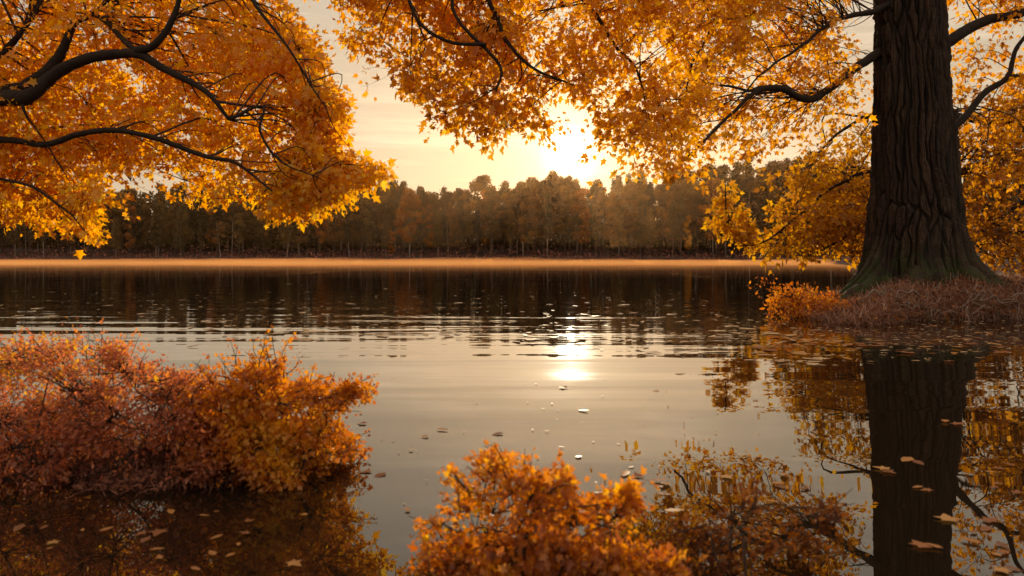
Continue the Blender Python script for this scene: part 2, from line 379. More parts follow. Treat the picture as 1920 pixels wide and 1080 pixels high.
for kind, styles in {'olive': ['pine', 'pine', 'pine', 'narrow'], 'dark': ['round', 'narrow', 'pine'], 'brown': ['round', 'round', 'narrow'], 'rust': ['round', 'narrow'], 'gold': ['narrow']}.items():
    CR[kind] = []
    for st in styles:
        sd += 1; CR[kind].append(crown_mesh('crown', st, KINDS[kind], sd))
TR = [trunk_mesh(300 + i, M_FTRUNK) for i in range(4)]
TRP = [trunk_mesh(320 + i, M_PALETRUNK, .9, .15) for i in range(3)]
FT_LABEL = {
    ('olive', 0): ('olive green pine with a bare lower trunk at the front edge of the far forest', 'pine tree', 'olive pines along the front edge of the far forest'),
    ('dark', 0): ('dark green tree at the front edge of the far forest', 'tree', 'dark trees along the front edge of the far forest'),
    ('brown', 0): ('brown leafed tree at the front edge of the far forest', 'tree', 'brown trees along the front edge of the far forest'),
    ('rust', 0): ('rust orange tree at the front edge of the far forest', 'tree', 'rust trees along the front edge of the far forest'),
    ('olive', 1): ('olive green treetop rising behind the front row of the far forest', 'tree', 'olive treetops behind the front row'),
    ('dark', 1): ('dark treetop rising behind the front row of the far forest', 'tree', 'dark treetops behind the front row'),
    ('brown', 1): ('brown treetop rising behind the front row of the far forest', 'tree', 'brown treetops behind the front row'),
    ('rust', 1): ('rust orange treetop rising behind the front row of the far forest', 'tree', 'rust treetops behind the front row'),
}
TOPX = [-200, 0, 190, 350, 560, 700, 800, 860, 905, 980, 1050, 1130, 1200, 1300, 1440, 1560, 1700, 1920, 2100]
TOPY = [345, 345, 350, 345, 342, 332, 345, 350, 326, 330, 319, 326, 322, 306, 286, 290, 300, 318, 320]
def far_tree(x, y, h, kind, label, cat, group=None, variant=None, pale=False, crown=True):
    z = float(ground_z(np.array([x]), np.array([y]))[0]); h = h - z
    name = 'pine_tree' if kind == 'olive' else 'forest_tree'
    root = empty(name, (x, y, z), label, cat, group); s = h / 15.0
    ws = s * rng.uniform(.62, 1.08); root.scale = (ws, ws * rng.uniform(.9, 1.1), s); root.rotation_euler = (0, 0, rng.uniform(0, 6.28))
    t = bpy.data.objects.new('trunk', (TRP if pale else TR)[rng.integers(3)]); COL.objects.link(t); t.parent = root
    v = CR[kind][variant if variant is not None else rng.integers(len(CR[kind]))]
    c = bpy.data.objects.new('crown', v); COL.objects.link(c); c.parent = root
    return root
def top_at(px, Y): return H - (np.interp(px, TOPX, TOPY) - HZ) / F * Y
rows = [(SHORE + 6.5, 3.6, (.52, .84), 0), (SHORE + 11, 3.4, (.7, .93), 1), (SHORE + 16, 3.1, (.85, .99), 1), (SHORE + 22, 3.1, (.93, 1.03), 1)]
for Yr, step, (h0, h1), back in rows:
    lim = (960 + 60) / F * Yr
    x = -lim
    while x < lim:
        xx = x + rng.uniform(-.4, .4) * step; yy = Yr + rng.uniform(-2.2, 2.2) + (shore_y(np.array([xx]))[0] - SHORE); px = 960 + xx / yy * F
        x += step * rng.uniform(.8, 1.25)
        if px > 1640 and not back and rng.random() < .4: continue
        hh = top_at(px, yy) * rng.uniform(h0, h1)
        u = rng.random()
        warm = math.exp(-((px - 1020) / 330) ** 2)
        if back: kind = 'brown' if u < .38 + .3 * warm else ('rust' if u > .95 - .1 * warm else ('dark' if u < .8 else 'olive'))
        else: kind = 'olive' if u < .66 else ('brown' if u < .86 else ('rust' if u > .965 else 'dark'))
        l, c, gp = FT_LABEL[(kind, back)]
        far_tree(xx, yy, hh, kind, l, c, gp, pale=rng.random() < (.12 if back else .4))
# trees one can pick out
def picked(px, py_top, Y, kind, label, cat='tree', variant=None, pale=False):
    p = at(px, py_top, Y); return far_tree(p[0], p[1], p[2], kind, label, cat, None, variant, pale)
picked(768, 352, SHORE + 5, 'rust', 'tall orange crowned tree with a slim pale trunk left of the sun', variant=0, pale=True)
picked(1290, 402, SHORE + 5, 'gold', 'small yellow leafed tree at the far waterside, right of the sun reflection', variant=0)
picked(735, 428, SHORE + 4, 'rust', 'short rust coloured tree low at the far shore, left of the orange crowned tree', variant=1)

# undergrowth along the far bank and the dim wood behind
g = Geo(); n = 9000
x = rng.uniform(-105, 105, n); d = rng.uniform(.2, 15, n) ** 1.0; y = shore_y(x) + d
z = ground_z(x, y) + rng.random(n) ** 2 * (.45 + 1.3 * np.clip((d - 3) / 6, 0, 1)) * (1 + .8 * gn2(np.stack([x, y, 0 * x], -1)))
leaves(g, np.stack([x, y, z], -1), rng.normal(size=(n, 3)) + [0, 0, 1.0], rng.normal(size=(n, 3)), rng.uniform(.2, .55, n), np.clip(rng.normal(.45, .2, n), 0, 1), 'ovate')
tag(g.build('bank_scrub', M_SCRUB), 'low reddish brown scrub along the far bank', 'scrub', kind='stuff')
g = Geo(); n = 64000
x = rng.uniform(-125, 125, n); y = SHORE + rng.uniform(25, 40, n); z = ground_z(x, y) + rng.random(n) ** 1.5 * 11.5
leaves(g, np.stack([x, y, z], -1), rng.normal(size=(n, 3)), rng.normal(size=(n, 3)), rng.uniform(.6, 1.3, n), np.clip(rng.normal(.4, .2, n), 0, 1), 'ovate')
tag(g.build('woodland', KINDS['dark']), 'dim mass of woodland deep behind the far trees', 'woodland', kind='stuff')

# ------------------------------------------------------------------ mist over the far water
def make_mist():
    m, nt, N, L = new_mat('lake_mist')
    v = N('ShaderNodeVolumeScatter')
    v.inputs['Color'].default_value = (1.0, .5, .17, 1); v.inputs['Density'].default_value = .055; v.inputs['Anisotropy'].default_value = .72
    ab = N('ShaderNodeVolumeAbsorption'); ab.inputs['Color'].default_value = (1.0, .6, .26, 1); ab.inputs['Density'].default_value = v.inputs['Density'].default_value
    ad0 = N('ShaderNodeAddShader'); L(v.outputs[0], ad0.inputs[0]); L(ab.outputs[0], ad0.inputs[1])
    em = N('ShaderNodeEmission'); em.inputs['Color'].default_value = (1.0, .35, .09, 1); em.inputs['Strength'].default_value = .036      # added glow, stands in for sunlight scattered many times inside the mist
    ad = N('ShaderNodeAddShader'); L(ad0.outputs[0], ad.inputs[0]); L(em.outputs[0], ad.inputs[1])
    o = N('ShaderNodeOutputMaterial'); L(ad.outputs[0], o.inputs['Volume'])
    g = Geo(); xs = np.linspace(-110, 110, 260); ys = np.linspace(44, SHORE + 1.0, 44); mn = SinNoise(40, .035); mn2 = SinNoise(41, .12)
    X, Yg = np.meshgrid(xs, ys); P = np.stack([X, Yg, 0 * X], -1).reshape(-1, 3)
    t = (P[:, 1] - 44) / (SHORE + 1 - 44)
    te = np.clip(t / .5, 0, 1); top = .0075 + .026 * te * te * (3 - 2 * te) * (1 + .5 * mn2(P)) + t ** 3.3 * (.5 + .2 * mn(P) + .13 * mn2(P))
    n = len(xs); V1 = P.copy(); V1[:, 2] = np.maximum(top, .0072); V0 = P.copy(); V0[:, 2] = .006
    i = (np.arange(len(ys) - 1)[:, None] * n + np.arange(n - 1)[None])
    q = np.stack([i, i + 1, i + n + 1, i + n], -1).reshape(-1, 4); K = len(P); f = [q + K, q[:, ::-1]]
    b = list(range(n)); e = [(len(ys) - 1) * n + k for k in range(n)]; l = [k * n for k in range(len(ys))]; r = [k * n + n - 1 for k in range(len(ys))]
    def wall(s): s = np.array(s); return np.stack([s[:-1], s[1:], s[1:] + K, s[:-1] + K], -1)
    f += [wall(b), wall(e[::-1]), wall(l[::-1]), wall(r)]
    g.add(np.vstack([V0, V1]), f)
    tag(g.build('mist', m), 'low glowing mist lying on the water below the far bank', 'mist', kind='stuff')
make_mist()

def make_haze():
    m, nt, N, L = new_mat('evening_haze'); v = N('ShaderNodeVolumeScatter'); v.inputs['Color'].default_value = (1.0, .58, .26, 1)
    v.inputs['Density'].default_value = .00017; v.inputs['Anisotropy'].default_value = .8
    o = N('ShaderNodeOutputMaterial'); L(v.outputs[0], o.inputs['Volume'])
    g = Geo(); x0, x1, y0, y1, z0, z1 = -130, 130, 26, 172, 1.6, 34
    V = [(x, y, z) for z in (z0, z1) for y in (y0, y1) for x in (x0, x1)]
    g.add(V, [[(0, 2, 3, 1), (4, 5, 7, 6), (0, 1, 5, 4), (2, 6, 7, 3), (0, 4, 6, 2), (1, 3, 7, 5)]])
    tag(g.build('haze', m), 'thin warm evening haze hanging over the lake before the forest', 'haze', kind='stuff')
make_haze()

# ------------------------------------------------------------------ the great tree on the right
TY = 19.2; S = TY / F; TC = at(1722, 515, TY)
def bark_trunk(g, zs, cx, cy, rad, nth, cell_w, cell_h, depth, flare=None, seed=1, sub=False):
    """cylinder with real furrowed plates (elongated cellular pattern)"""
    r = np.random.default_rng(seed); nz = len(zs)
    th = np.linspace(0, 2 * math.pi, nth, endpoint=False); TH, Z = np.meshgrid(th, zs)
    R = np.repeat(rad[:, None], nth, 1)
    if flare is not None: R = R * (1 + flare(TH, Z))
    nc = int(round(2 * math.pi * rad.mean() / cell_w)); nr = int((zs[-1] - zs[0]) / cell_h) + 3
    wn = SinNoise(seed + 5, .45); W = np.stack([np.cos(TH) * 1.0, np.sin(TH) * 1.0, Z], -1)
    jag = SinNoise(seed + 6, 2.2, 14)(W * [1, 1, .8])
    u = (TH / (2 * math.pi)) * nc + wn(W) * .8 + jag * .22; v = (Z - zs[0]) / cell_h + 1 + wn(W + 17) * .6 + jag * .1
    jx = r.uniform(0, 1, (nr + 2, nc)); jy = r.uniform(0, 1, (nr + 2, nc)); hgt = r.uniform(.5, 1, (nr + 2, nc))
    F1 = np.full(u.shape, 9.0); F2 = np.full(u.shape, 9.0); A = np.zeros(u.shape); iu = np.floor(u).astype(int); iv = np.floor(v).astype(int)
    for dy in (-1, 0, 1):
        for dx in (-1, 0, 1):
            cu = iu + dx; cv = np.clip(iv + dy, 0, nr + 1); k = cu % nc
            D = np.sqrt(((cu + jx[cv, k] - u)) ** 2 + ((iv + dy + jy[cv, k] - v)) ** 2)
            nw = D < F1; F2 = np.where(nw, F1, np.minimum(F2, D)); A = np.where(nw, hgt[cv, k], A); F1 = np.where(nw, D, F1)
    plate = np.clip((F2 - F1) / .3, 0, 1) ** .8 * A
    fine = SinNoise(seed + 9, 5, 16)(np.stack([np.cos(TH) * 2.4, np.sin(TH) * 2.4, Z * .2], -1))
    if sub: 
        nf = nc * 3; uf = u * 3 + jag * .4; ku = np.floor(uf).astype(int); fr = uf - ku
        hz = np.random.default_rng(seed + 77).uniform(0, 1, nf); off = hz[ku % nf] * 9; cut = np.abs(((Z / .34 + off) % 1.0) - .5) * 2
        plate = plate * (.72 + .28 * np.clip(np.minimum(np.minimum(fr, 1 - fr) * 3.2, cut * 4), 0, 1) * (.6 + .4 * hz[(ku * 7) % nf]))
    R = R + depth * (plate - .6) + depth * .3 * fine
    V = np.stack([cx[:, None] + R * np.cos(TH), cy[:, None] + R * np.sin(TH), Z], -1).reshape(-1, 3)
    a = np.arange(nz - 1)[:, None] * nth; b = np.arange(nth)[None]; b2 = (b + 1) % nth
    g.add(V, [np.stack([a + b, a + b2, a + nth + b2, a + nth + b], -1).reshape(-1, 4), [[(nz - 1) * nth + k for k in range(nth)]]], np.repeat(plate.ravel(), 1))
big = empty('great_tree', TC, 'huge dark tree with furrowed bark and golden foliage standing on the grassy mound at right', 'tree')
zs = np.concatenate([np.linspace(.2, 2.2, 130)[:-1], np.linspace(2.2, 8.2, 270)[:-1], np.linspace(8.2, 13, 60)])
pyz = HZ - (zs - H) / S
rad = np.interp(pyz, [-500, -200, 0, 200, 350, 440, 480, 505, 520, 540], [29, 50, 58, 67, 75, 83, 90, 96, 100, 104]) * S
cxp = np.interp(pyz, [-400, 0, 350, 520], [1705, 1704, 1714, 1718])
LOB = np.array([-2.75, -1.75, -.75, .25, 1.2, 2.35])
def flare(TH, Z):
    f = np.clip((2.2 - Z) / 1.7, 0, 1.3) ** 2.4 * 1.25; out = np.zeros(TH.shape)
    for k, c in enumerate(LOB):
        d = (TH - c + math.pi) % (2 * math.pi) - math.pi; out += np.exp(-(d / .3) ** 2) * (.62, .34, .6, .3, .4, .3)[k]
    return f * (out - .12) + .02 * np.sin(TH * 3 + Z * .6)
g = Geo(); bark_trunk(g, zs, (cxp - 960) * S, np.full(len(zs), TY), rad, 840, .15, 2.3, .15, flare, 4, True)
g.build('trunk', M_BARK, big, smooth=True)
for rows in ([(-.95, -.15, .95, .3), (-1.5, -.75, .62, .2), (-2.1, -1.2, .38, .13), (-2.7, -1.5, .12, .07)], [(1.0, -.1, .95, .3), (1.6, -.5, .62, .2), (2.2, -.75, .42, .12), (2.9, -.9, .2, .06)],
             [(-.5, -.85, .9, .26), (-.75, -1.35, .6, .17), (-1.15, -1.75, .3, .1), (-1.5, -2.1, .05, .05)], [(.55, -.85, .9, .26), (.8, -1.4, .6, .16), (1.05, -1.9, .3, .1)]):
    Ln = smooth_line([[TC[0] + a, TY + b, c, r] for a, b, c, r in rows], 8); g = Geo(); tube(g, wiggle(Ln, .05, 17), 14, .07, .6); g.build('root', M_BARK, big, smooth=True)
skel_mid = []; skel_r = []
def limb(parent, rows, skel=None, name='branch', wig=.04, mat=M_LIMB, n=9, sd=0):
    if parent is big: rows = [(a, b, Y + 1.6 * min(max((Y - 12) / 5.6, 0), 1), r) for a, b, Y, r in rows]
    g = Geo(); Ln = wiggle(pxline(rows, 8), wig, 900 + sd + len(rows) + int(rows[0][1])); tube(g, Ln, n, .05)
    if skel is not None: skel.extend(Ln[:, :3])
    return g.build(name, mat, parent, smooth=True)
limb(big, [(1690, 70, 17.6, 12), (1645, 100, 17.5, 9), (1590, 138, 17.0, 7.5), (1525, 184, 16.4, 7), (1445, 165, 15.8, 6), (1395, 192, 15.3, 3.6), (1340, 245, 14.8, 2.6), (1265, 318, 14.2, 1.6)], skel_r)
limb(big, [(1447, 165, 15.8, 4), (1385, 166, 15.3, 2.6), (1310, 152, 14.8, 1.8), (1230, 160, 14.5, 1)], skel_r)
limb(big, [(1700, -20, 17.6, 9), (1645, 18, 17.2, 6), (1560, 40, 16.6, 4), (1500, 90, 16, 3), (1440, 130, 15.6, 2), (1370, 200, 15, 1.2)], skel_r)
limb(big, [(1745, 100, 17.7, 13), (1790, 68, 17.9, 11), (1850, 38, 18.2, 9), (1930, 22, 18.6, 7.5), (2050, -10, 19, 5)], skel_r)
limb(big, [(1760, 260, 17.7, 10), (1802, 224, 17.9, 7), (1850, 172, 18.2, 6), (1888, 142, 18.4, 5), (1905, 92, 18.6, 4), (1945, 40, 18.8, 3)], skel_r)
limb(big, [(1888, 142, 18.4, 3.6), (1930, 148, 18.7, 2.5), (2000, 170, 19, 2)], skel_r)
limb(big, [(1716, -300, 17.6, 26), (1560, -330, 16, 20), (1300, -270, 13.6, 17), (1080, -170, 12, 14), (850, -110, 11.0, 11), (690, -60, 10.6, 6), (600, -30, 10.4, 3)], skel_mid, wig=.1)
limb(big, [(1400, -290, 14.6, 12), (1330, -150, 13.6, 8), (1270, -60, 13, 6), (1180, -10, 12.5, 4)], skel_mid)
limb(big, [(1080, -170, 12, 8), (1060, -90, 11.8, 5), (1090, -15, 11.6, 4.6), (1125, 30, 11.5, 3.8), (1155, 82, 11.5, 3.2), (1195, 128, 11.6, 2.4), (1212, 205, 11.6, 1.4)], skel_mid)
limb(big, [(935, -130, 11.3, 6), (915, -20, 11, 4.8), (935, 35, 10.9, 4.2), (952, 78, 10.8, 3.8), (1010, 132, 10.8, 2.6), (1075, 160, 10.9, 1.5)], skel_mid)
limb(big, [(870, -110, 11, 6), (848, -15, 10.6, 3.6), (858, 36, 10.5, 3.4), (910, 90, 10.4, 3.2), (938, 132, 10.4, 2.8), (930, 172, 10.4, 1.6)], skel_mid)
limb(big, [(750, -80, 10.7, 5), (770, 10, 10.5, 3.4), (800, 54, 10.4, 3.2), (850, 80, 10.4, 3.4), (912, 84, 10.4, 3.2)], skel_mid)
limb(big, [(1270, -60, 13, 5), (1330, 40, 13.4, 3), (1300, 120, 13.2, 2.2), (1270, 240, 13, 1.4)], skel_mid)
tn1 = SinNoise(21, .45); tn2 = SinNoise(22, 1.3)
def tint_main(p): return .62 + .18 * tn1(p) + .13 * tn2(p)
dn = SinNoise(23, .0045); dn2 = SinNoise(24, .012)
def dens_main(P):
    q = np.column_stack([P, 0 * P[:, 0]]); return np.clip(.72 + .45 * dn(q) + .3 * dn2(q), .06, 1)
MID = [(640, -170), (1500, -170), (1420, 60), (1330, 140), (1290, 220), (1290, 310), (1255, 328), (1235, 300), (1200, 285), (1160, 278), (1135, 298), (1108, 288), (1142, 240), (1124, 190), (1050, 178),
       (1030, 178), (1020, 205), (1024, 262), (1010, 240), (985, 240), (965, 262), (940, 258), (918, 278), (885, 262), (845, 248), (800, 236), (790, 205), (768, 170), (740, 128), (700, 98), (650, 92), (650, 70), (632, 10)]
MID = [(a, b - 12 if b > 50 else b) for a, b in MID]
RIGHT = [(1290, -170), (1605, -170), (1590, 235), (1540, 250), (1480, 262), (1400, 285), (1330, 295), (1262, 320), (1250, 200), (1290, 100)]
gl, gt = Geo(), Geo()
foliage(gl, gt, MID, 2500, (10.9, 13.5), skel_mid, per=13, spread=.18, size=.085, dens=lambda P: np.clip(dens_main(P) + .05, 0, 1), tint=tint_main, nodes=260, twig_r=.003, clump=(150, 50, 24, .3))
foliage(gl, gt, RIGHT, 1000, (17.3, 20.5), skel_r, per=12, spread=.24, size=.115, twig_r=.0028, clump=(90, 42, 16, .25), dens=lambda P: dens_main(P) * .9, tint=lambda p: tint_main(p) - .04, nodes=150)
FAR_R = [(1770, -170), (2050, -170), (2050, 330), (1790, 330), (1790, 120)]
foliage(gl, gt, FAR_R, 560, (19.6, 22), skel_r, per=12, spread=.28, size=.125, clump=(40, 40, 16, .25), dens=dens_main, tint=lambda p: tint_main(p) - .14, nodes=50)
gl.build('crown', M_MAIN, big); gt.build('twigs', M_TWIG, big)

# mound with dead grass under the great tree
mo = [on_water(1458, 575), on_water(1500, 606), on_water(1600, 614), on_water(1720, 604), on_water(1850, 600), on_water(2000, 596), (15.8, 15.6), (17, 19), (15.5, 22.5), (10, 23), (7.4, 21.6), (6.0, 19)]
mound, MV = islet('mound', 'low earth mound under the great tree', mo, (TC[0] + .1, TY - .2, .82), M_MUD, .75, taper=.9)
def mound_z(x, y):
    d = (MV[None, :, 0] - x[:, None]) ** 2 + (MV[None, :, 1] - y[:, None]) ** 2
    k = np.argsort(d, 1)[:, :4]; w = 1 / (np.take_along_axis(d, k, 1) + .01); return (MV[k, 2] * w).sum(1) / w.sum(1)
def blades(g, x, y, z, length, lean=.8, tint=None, width=.007):
    n = len(x); a = rng.uniform(0, 6.28, n); L = length * rng.uniform(.5, 1.2, n); ld = lean * rng.uniform(.2, 1.3, n)
    dx, dy = np.cos(a), np.sin(a); base = np.column_stack([x, y, z - .02]); W = np.column_stack([-dy, dx, 0 * dx]) * (width * rng.uniform(.6, 1.5, n))[:, None]
    V = []
    for q, wq in ((0, 1), (.4, .85), (.75, .6), (1, .1)):
        c = base + np.column_stack([dx * L * ld * q ** 1.6, dy * L * ld * q ** 1.6, L * (q - .45 * ld * q * q)])
        V += [c - W * wq, c + W * wq]
    V = np.stack(V, 1); i = np.arange(n)[:, None] * 8
    f = np.concatenate([np.stack([i[:, 0] + 2 * k, i[:, 0] + 2 * k + 1, i[:, 0] + 2 * k + 3, i[:, 0] + 2 * k + 2], -1) for k in range(3)])
    g.add(V.reshape(-1, 3), [f], np.repeat(np.clip(tint if tint is not None else rng.normal(.5, .2, n), 0, 1), 8))
g = Geo(); n = 26000
t = rng.random(n) ** .5 * 1.02; a = rng.integers(0, 60, n); E = MV[:60]
x = E[a, 0] * t + (1 - t) * TC[0] + rng.normal(size=n) * .25; y = E[a, 1] * t + (1 - t) * TY + rng.normal(size=n) * .25
rr = np.hypot(x - TC[0], y - TY); keep = (rr > 1.0) & ((y < TY + 1.5)); x, y = x[keep], y[keep]; z = mound_z(x, y); k2 = z > -.06; x, y, z = x[k2], y[k2], z[k2]
tn = SinNoise(61, .5); tt = .45 + .2 * tn(np.column_stack([x, y, z])) + rng.normal(size=len(x)) * .15
blades(g, x, y, z, .36, 1.7, tt, .0065)
tag(g.build('dead_grass', M_GRASS), 'matted purplish brown dead grass covering the mound', 'dead grass', kind='stuff')

g = Geo(); n = 2600; j = rng.integers(0, len(x), n); q = np.column_stack([x[j], y[j], z[j] + rng.random(n) * .14])
leaves(g, q, rng.normal(size=(n, 3)) * [1, 1, .4], rng.normal(size=(n, 3)) * .6 + [0, -.3, 1], .1 * rng.uniform(.5, 1.2, n), np.clip(rng.normal(.45, .25, n), 0, 1), 'lobed')
tag(g.build('leaf_litter', M_DARKR), 'fallen russet leaves caught in the dead grass of the mound', 'leaf litter', kind='stuff')

# bare roots and twigs tangled at the water side of the mound
def tangle(px0, px1, py0, py1, count, label, rpx, seed):
    r = np.random.default_rng(seed); c = at((px0 + px1) / 2, py1, yw(py1)); c[2] = .05
    root = empty('root_tangle', c, label, 'roots'); 
    for k in range(count):
        px = r.uniform(px0, px1); py = r.uniform(py0, py1); Y0 = 16.6 - (py - py0) / (py1 - py0) * 1.0
        p = at(px, py, Y0); pts = []; a = r.uniform(0, 6.28); q = p.copy(); rad = rpx * r.uniform(.5, 1.2) * Y0 / F
        ns = 6
        for s in range(ns):
            pts.append([*q, rad * (1 - .12 * s)]); a += r.normal() * .7
            q = q + np.array([math.cos(a) * .16, -.05 + math.sin(a) * .06, r.normal() * .09 - .02]); q[2] = max(q[2], -.03)
        g = Geo(); tube(g, smooth_line(pts, 5), 6, .06); g.build('root', M_PALE, root, smooth=True)
tangle(1650, 1790, 545, 590, 20, 'knot of pale bare roots and twigs at the mound edge below the trunk', 2.4, 5)
tangle(1790, 1925, 545, 575, 14, 'thin pale bare twigs trailing from the mound edge right of the root knot', 1.5, 6)

# ------------------------------------------------------------------ low shrubs
def shrub(name, label, region, Y, base, n, mat, size, tint, per=12, spread=.08, dens=None, nodes=40, twig_r=.0022, shape='ovate', stems=9, droop=-.1, stem_px=5, clump=None, sprigs=24, sprig_px=1.0):
    """base: (px, py, Y) foot of the shrub"""
    b = at(*base); root = empty(name, b, label, 'shrub'); sk = []
    tgt = poly_points(region, stems)
    tgt = tgt[np.argsort(tgt[:, 0])]
    for i, (px, py) in enumerate(tgt):
        Yt = rng.uniform(*Y); e = at(px, py, Yt); f = b + np.array([(e[0] - b[0]) * rng.uniform(.35, .7), rng.normal() * .12, 0]); f[2] = -.03
        m1 = f + (e - f) * .45 + rng.normal(size=3) * .06 + np.array([0, 0, .04]); r0 = stem_px * base[2] / F
        Ln = smooth_line([[*f, r0], [*m1, r0 * .65], [*e, r0 * .2]], 8); g = Geo(); Ln = wiggle(Ln, .03, 50 + i); tube(g, Ln, 6, .05); g.build('stem', M_TWIG, root, smooth=True); sk.extend(Ln[2:, :3])
    gl, gt = Geo(), Geo()
    foliage(gl, gt, region, n, Y, sk, per=per, spread=spread, size=size, dens=dens, tint=tint, nodes=nodes, twig_r=twig_r, shape=shape, droop=droop, hang=.5, clump=clump)
    Q = np.asarray(region, float); cc = Q.mean(0)
    for k in range(sprigs):          # loose shoots that stick out of the outline
        for _ in range(60):
            i = rng.integers(len(Q)); t = rng.random(); p0 = Q[i] * (1 - t) + Q[(i + 1) % len(Q)] * t; dv = unit((p0 - cc) * [1, 1.6])
            if dv[1] < .15: break
        dv = unit(dv + rng.normal(size=2) * .35); Ls = rng.uniform(20, 56) * sprig_px; Yt = rng.uniform(*Y); ln = []
        for q in (-.8, -.2, .4, 1.0): ln.append([*at(*(p0 + dv * Ls * q + rng.normal(size=2) * Ls * .07), Yt), twig_r * 1.3 * (1.2 - .7 * q) * .8])
        Ln = smooth_line(ln, 5); tube(gt, Ln, 4); m = rng.integers(7, 22); u = Ln[rng.integers(3, len(Ln), m), :3] + rng.normal(size=(m, 3)) * spread * .35
        leaves(gl, u, rng.normal(size=(m, 3)) + [0, 0, -.2], rng.normal(size=(m, 3)) * .8 + [.1, -.8, .35], size * rng.uniform(.6, 1.2, m), np.clip(tint(u) + rng.normal(size=m) * .15, 0, 1), shape)
    gl.build('foliage', mat, root); gt.build('twigs', M_TWIG, root)
    return root
dc = SinNoise(73, .011)
def dens_clump(P): return np.clip(.62 + .8 * dc(np.column_stack([P, 0 * P[:, 0]])), .07, 1)
sn = SinNoise(71, 1.6); sn2 = SinNoise(72, 4)
def gold_at(p, px, py, rpx, Y):
    c = at(px, py, Y); d = np.hypot(p[:, 0] - c[0], p[:, 2] - c[2]) / (rpx * Y / F); return np.exp(-d * d)
islet('mud_bank', 'dark mud hummock under the left shrubs', [on_water(-200, 905), on_water(0, 925), on_water(140, 938), on_water(300, 928), on_water(480, 925), on_water(570, 905), on_water(600, 880), on_water(560, 850), on_water(300, 835), on_water(-200, 830)], (-2.1, 4.75, .1), M_MUD)
HUMP = ISLET_V[-1]
def litter(name, label, V, n, size, blade):
    g = Geo(); i = rng.integers(0, len(V), n); q = V[i] + rng.normal(size=(n, 3)) * [.12, .1, 0]; d = ((V[None] - q[:, None])[:, :, :2] ** 2).sum(2); q[:, 2] = V[np.argmin(d, 1), 2] + rng.random(n) * .05; q = q[q[:, 2] > -.02]; n = len(q)
    leaves(g, q, rng.normal(size=(n, 3)) * [1, 1, .4], rng.normal(size=(n, 3)) * .6 + [0, -.2, 1], size * rng.uniform(.5, 1.2, n), np.clip(rng.normal(.35, .2, n), 0, 1), 'ovate')
    j = rng.integers(0, n, blade); blades(g, q[j, 0], q[j, 1], q[j, 2] - .02, .14, 1.6, None, .003)
    return tag(g.build(name, M_SCRUB), label, 'leaf litter', kind='stuff')
PINKP = [(-80, 640), (20, 655), (70, 648), (120, 655), (180, 652), (215, 672), (250, 690), (280, 705), (335, 712), (395, 735), (420, 800), (410, 880), (300, 905), (200, 915), (90, 925), (-80, 915)]
litter('leaf_litter', 'dead leaves and stalks matted on the mud under the left shrubs', HUMP, 5000, .045, 1800)
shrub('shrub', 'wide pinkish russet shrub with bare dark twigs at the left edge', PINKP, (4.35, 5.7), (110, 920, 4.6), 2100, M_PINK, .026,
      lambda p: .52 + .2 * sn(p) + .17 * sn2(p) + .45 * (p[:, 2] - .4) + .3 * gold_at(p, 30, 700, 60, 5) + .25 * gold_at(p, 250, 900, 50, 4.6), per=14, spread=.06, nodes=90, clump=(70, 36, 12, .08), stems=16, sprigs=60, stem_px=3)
REDP = [(340, 735), (385, 722), (400, 700), (428, 702), (448, 674), (488, 655), (500, 645), (525, 655), (540, 692), (575, 708), (612, 730), (672, 722), (650, 750), (605, 778), (640, 802), (682, 838), (660, 862), (612, 868), (585, 892),
        (545, 900), (480, 915), (400, 912), (350, 900), (330, 820), (360, 765)]
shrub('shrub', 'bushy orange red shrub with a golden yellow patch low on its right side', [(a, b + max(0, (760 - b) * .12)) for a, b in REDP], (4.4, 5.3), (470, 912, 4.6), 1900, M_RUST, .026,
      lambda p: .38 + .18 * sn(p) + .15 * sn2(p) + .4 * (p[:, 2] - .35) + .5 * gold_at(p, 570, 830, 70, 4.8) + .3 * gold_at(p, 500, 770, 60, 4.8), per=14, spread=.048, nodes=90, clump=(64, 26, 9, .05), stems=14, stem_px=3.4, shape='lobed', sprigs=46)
islet('mud_spit', 'dark mud hummock under the front shrubs', [(-.75, 3.15), (-.3, 3.3), (.3, 3.3), (.9, 3.25), (1.35, 3.2), (1.4, 2.6), (.3, 2.3), (-.7, 2.5)], (.2, 2.85, .1), M_MUD)
MIDP = [(795, 985), (800, 960), (845, 925), (865, 884), (905, 868), (936, 850), (962, 866), (1000, 890), (1060, 898), (1105, 934), (1150, 930), (1192, 920), (1196, 938), (1160, 972), (1180, 995), (1230, 1030), (1280, 1070), (1290, 1160), (750, 1160), (760, 1060)]
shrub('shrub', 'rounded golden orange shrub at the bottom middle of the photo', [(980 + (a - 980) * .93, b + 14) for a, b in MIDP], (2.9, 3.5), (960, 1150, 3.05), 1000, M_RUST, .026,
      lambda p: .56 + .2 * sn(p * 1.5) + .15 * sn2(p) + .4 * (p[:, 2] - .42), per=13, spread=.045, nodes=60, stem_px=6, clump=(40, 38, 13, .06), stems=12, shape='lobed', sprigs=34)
DARKP = [(1215, 985), (1260, 960), (1300, 985), (1345, 950), (1390, 915), (1440, 925), (1480, 945), (1550, 930), (1560, 950), (1510, 985), (1530, 1020), (1480, 1060), (1450, 1160), (1230, 1160)]
shrub('shrub', 'sparse dull russet shrub right of the rounded golden shrub at the bottom', [(a, b + 14) for a, b in DARKP], (3.0, 3.5), (1370, 1150, 3.1), 190, M_DARKR, .028,
      lambda p: .36 + .25 * sn(p * 1.5) + .15 * sn2(p), per=11, spread=.05, nodes=30, stem_px=4, clump=(16, 36, 12, .1), sprigs=12)
ORP = [(1442, 566), (1460, 552), (1490, 545), (1530, 552), (1570, 566), (1590, 575), (1600, 598), (1570, 605), (1500, 600), (1460, 590), (1445, 575)]
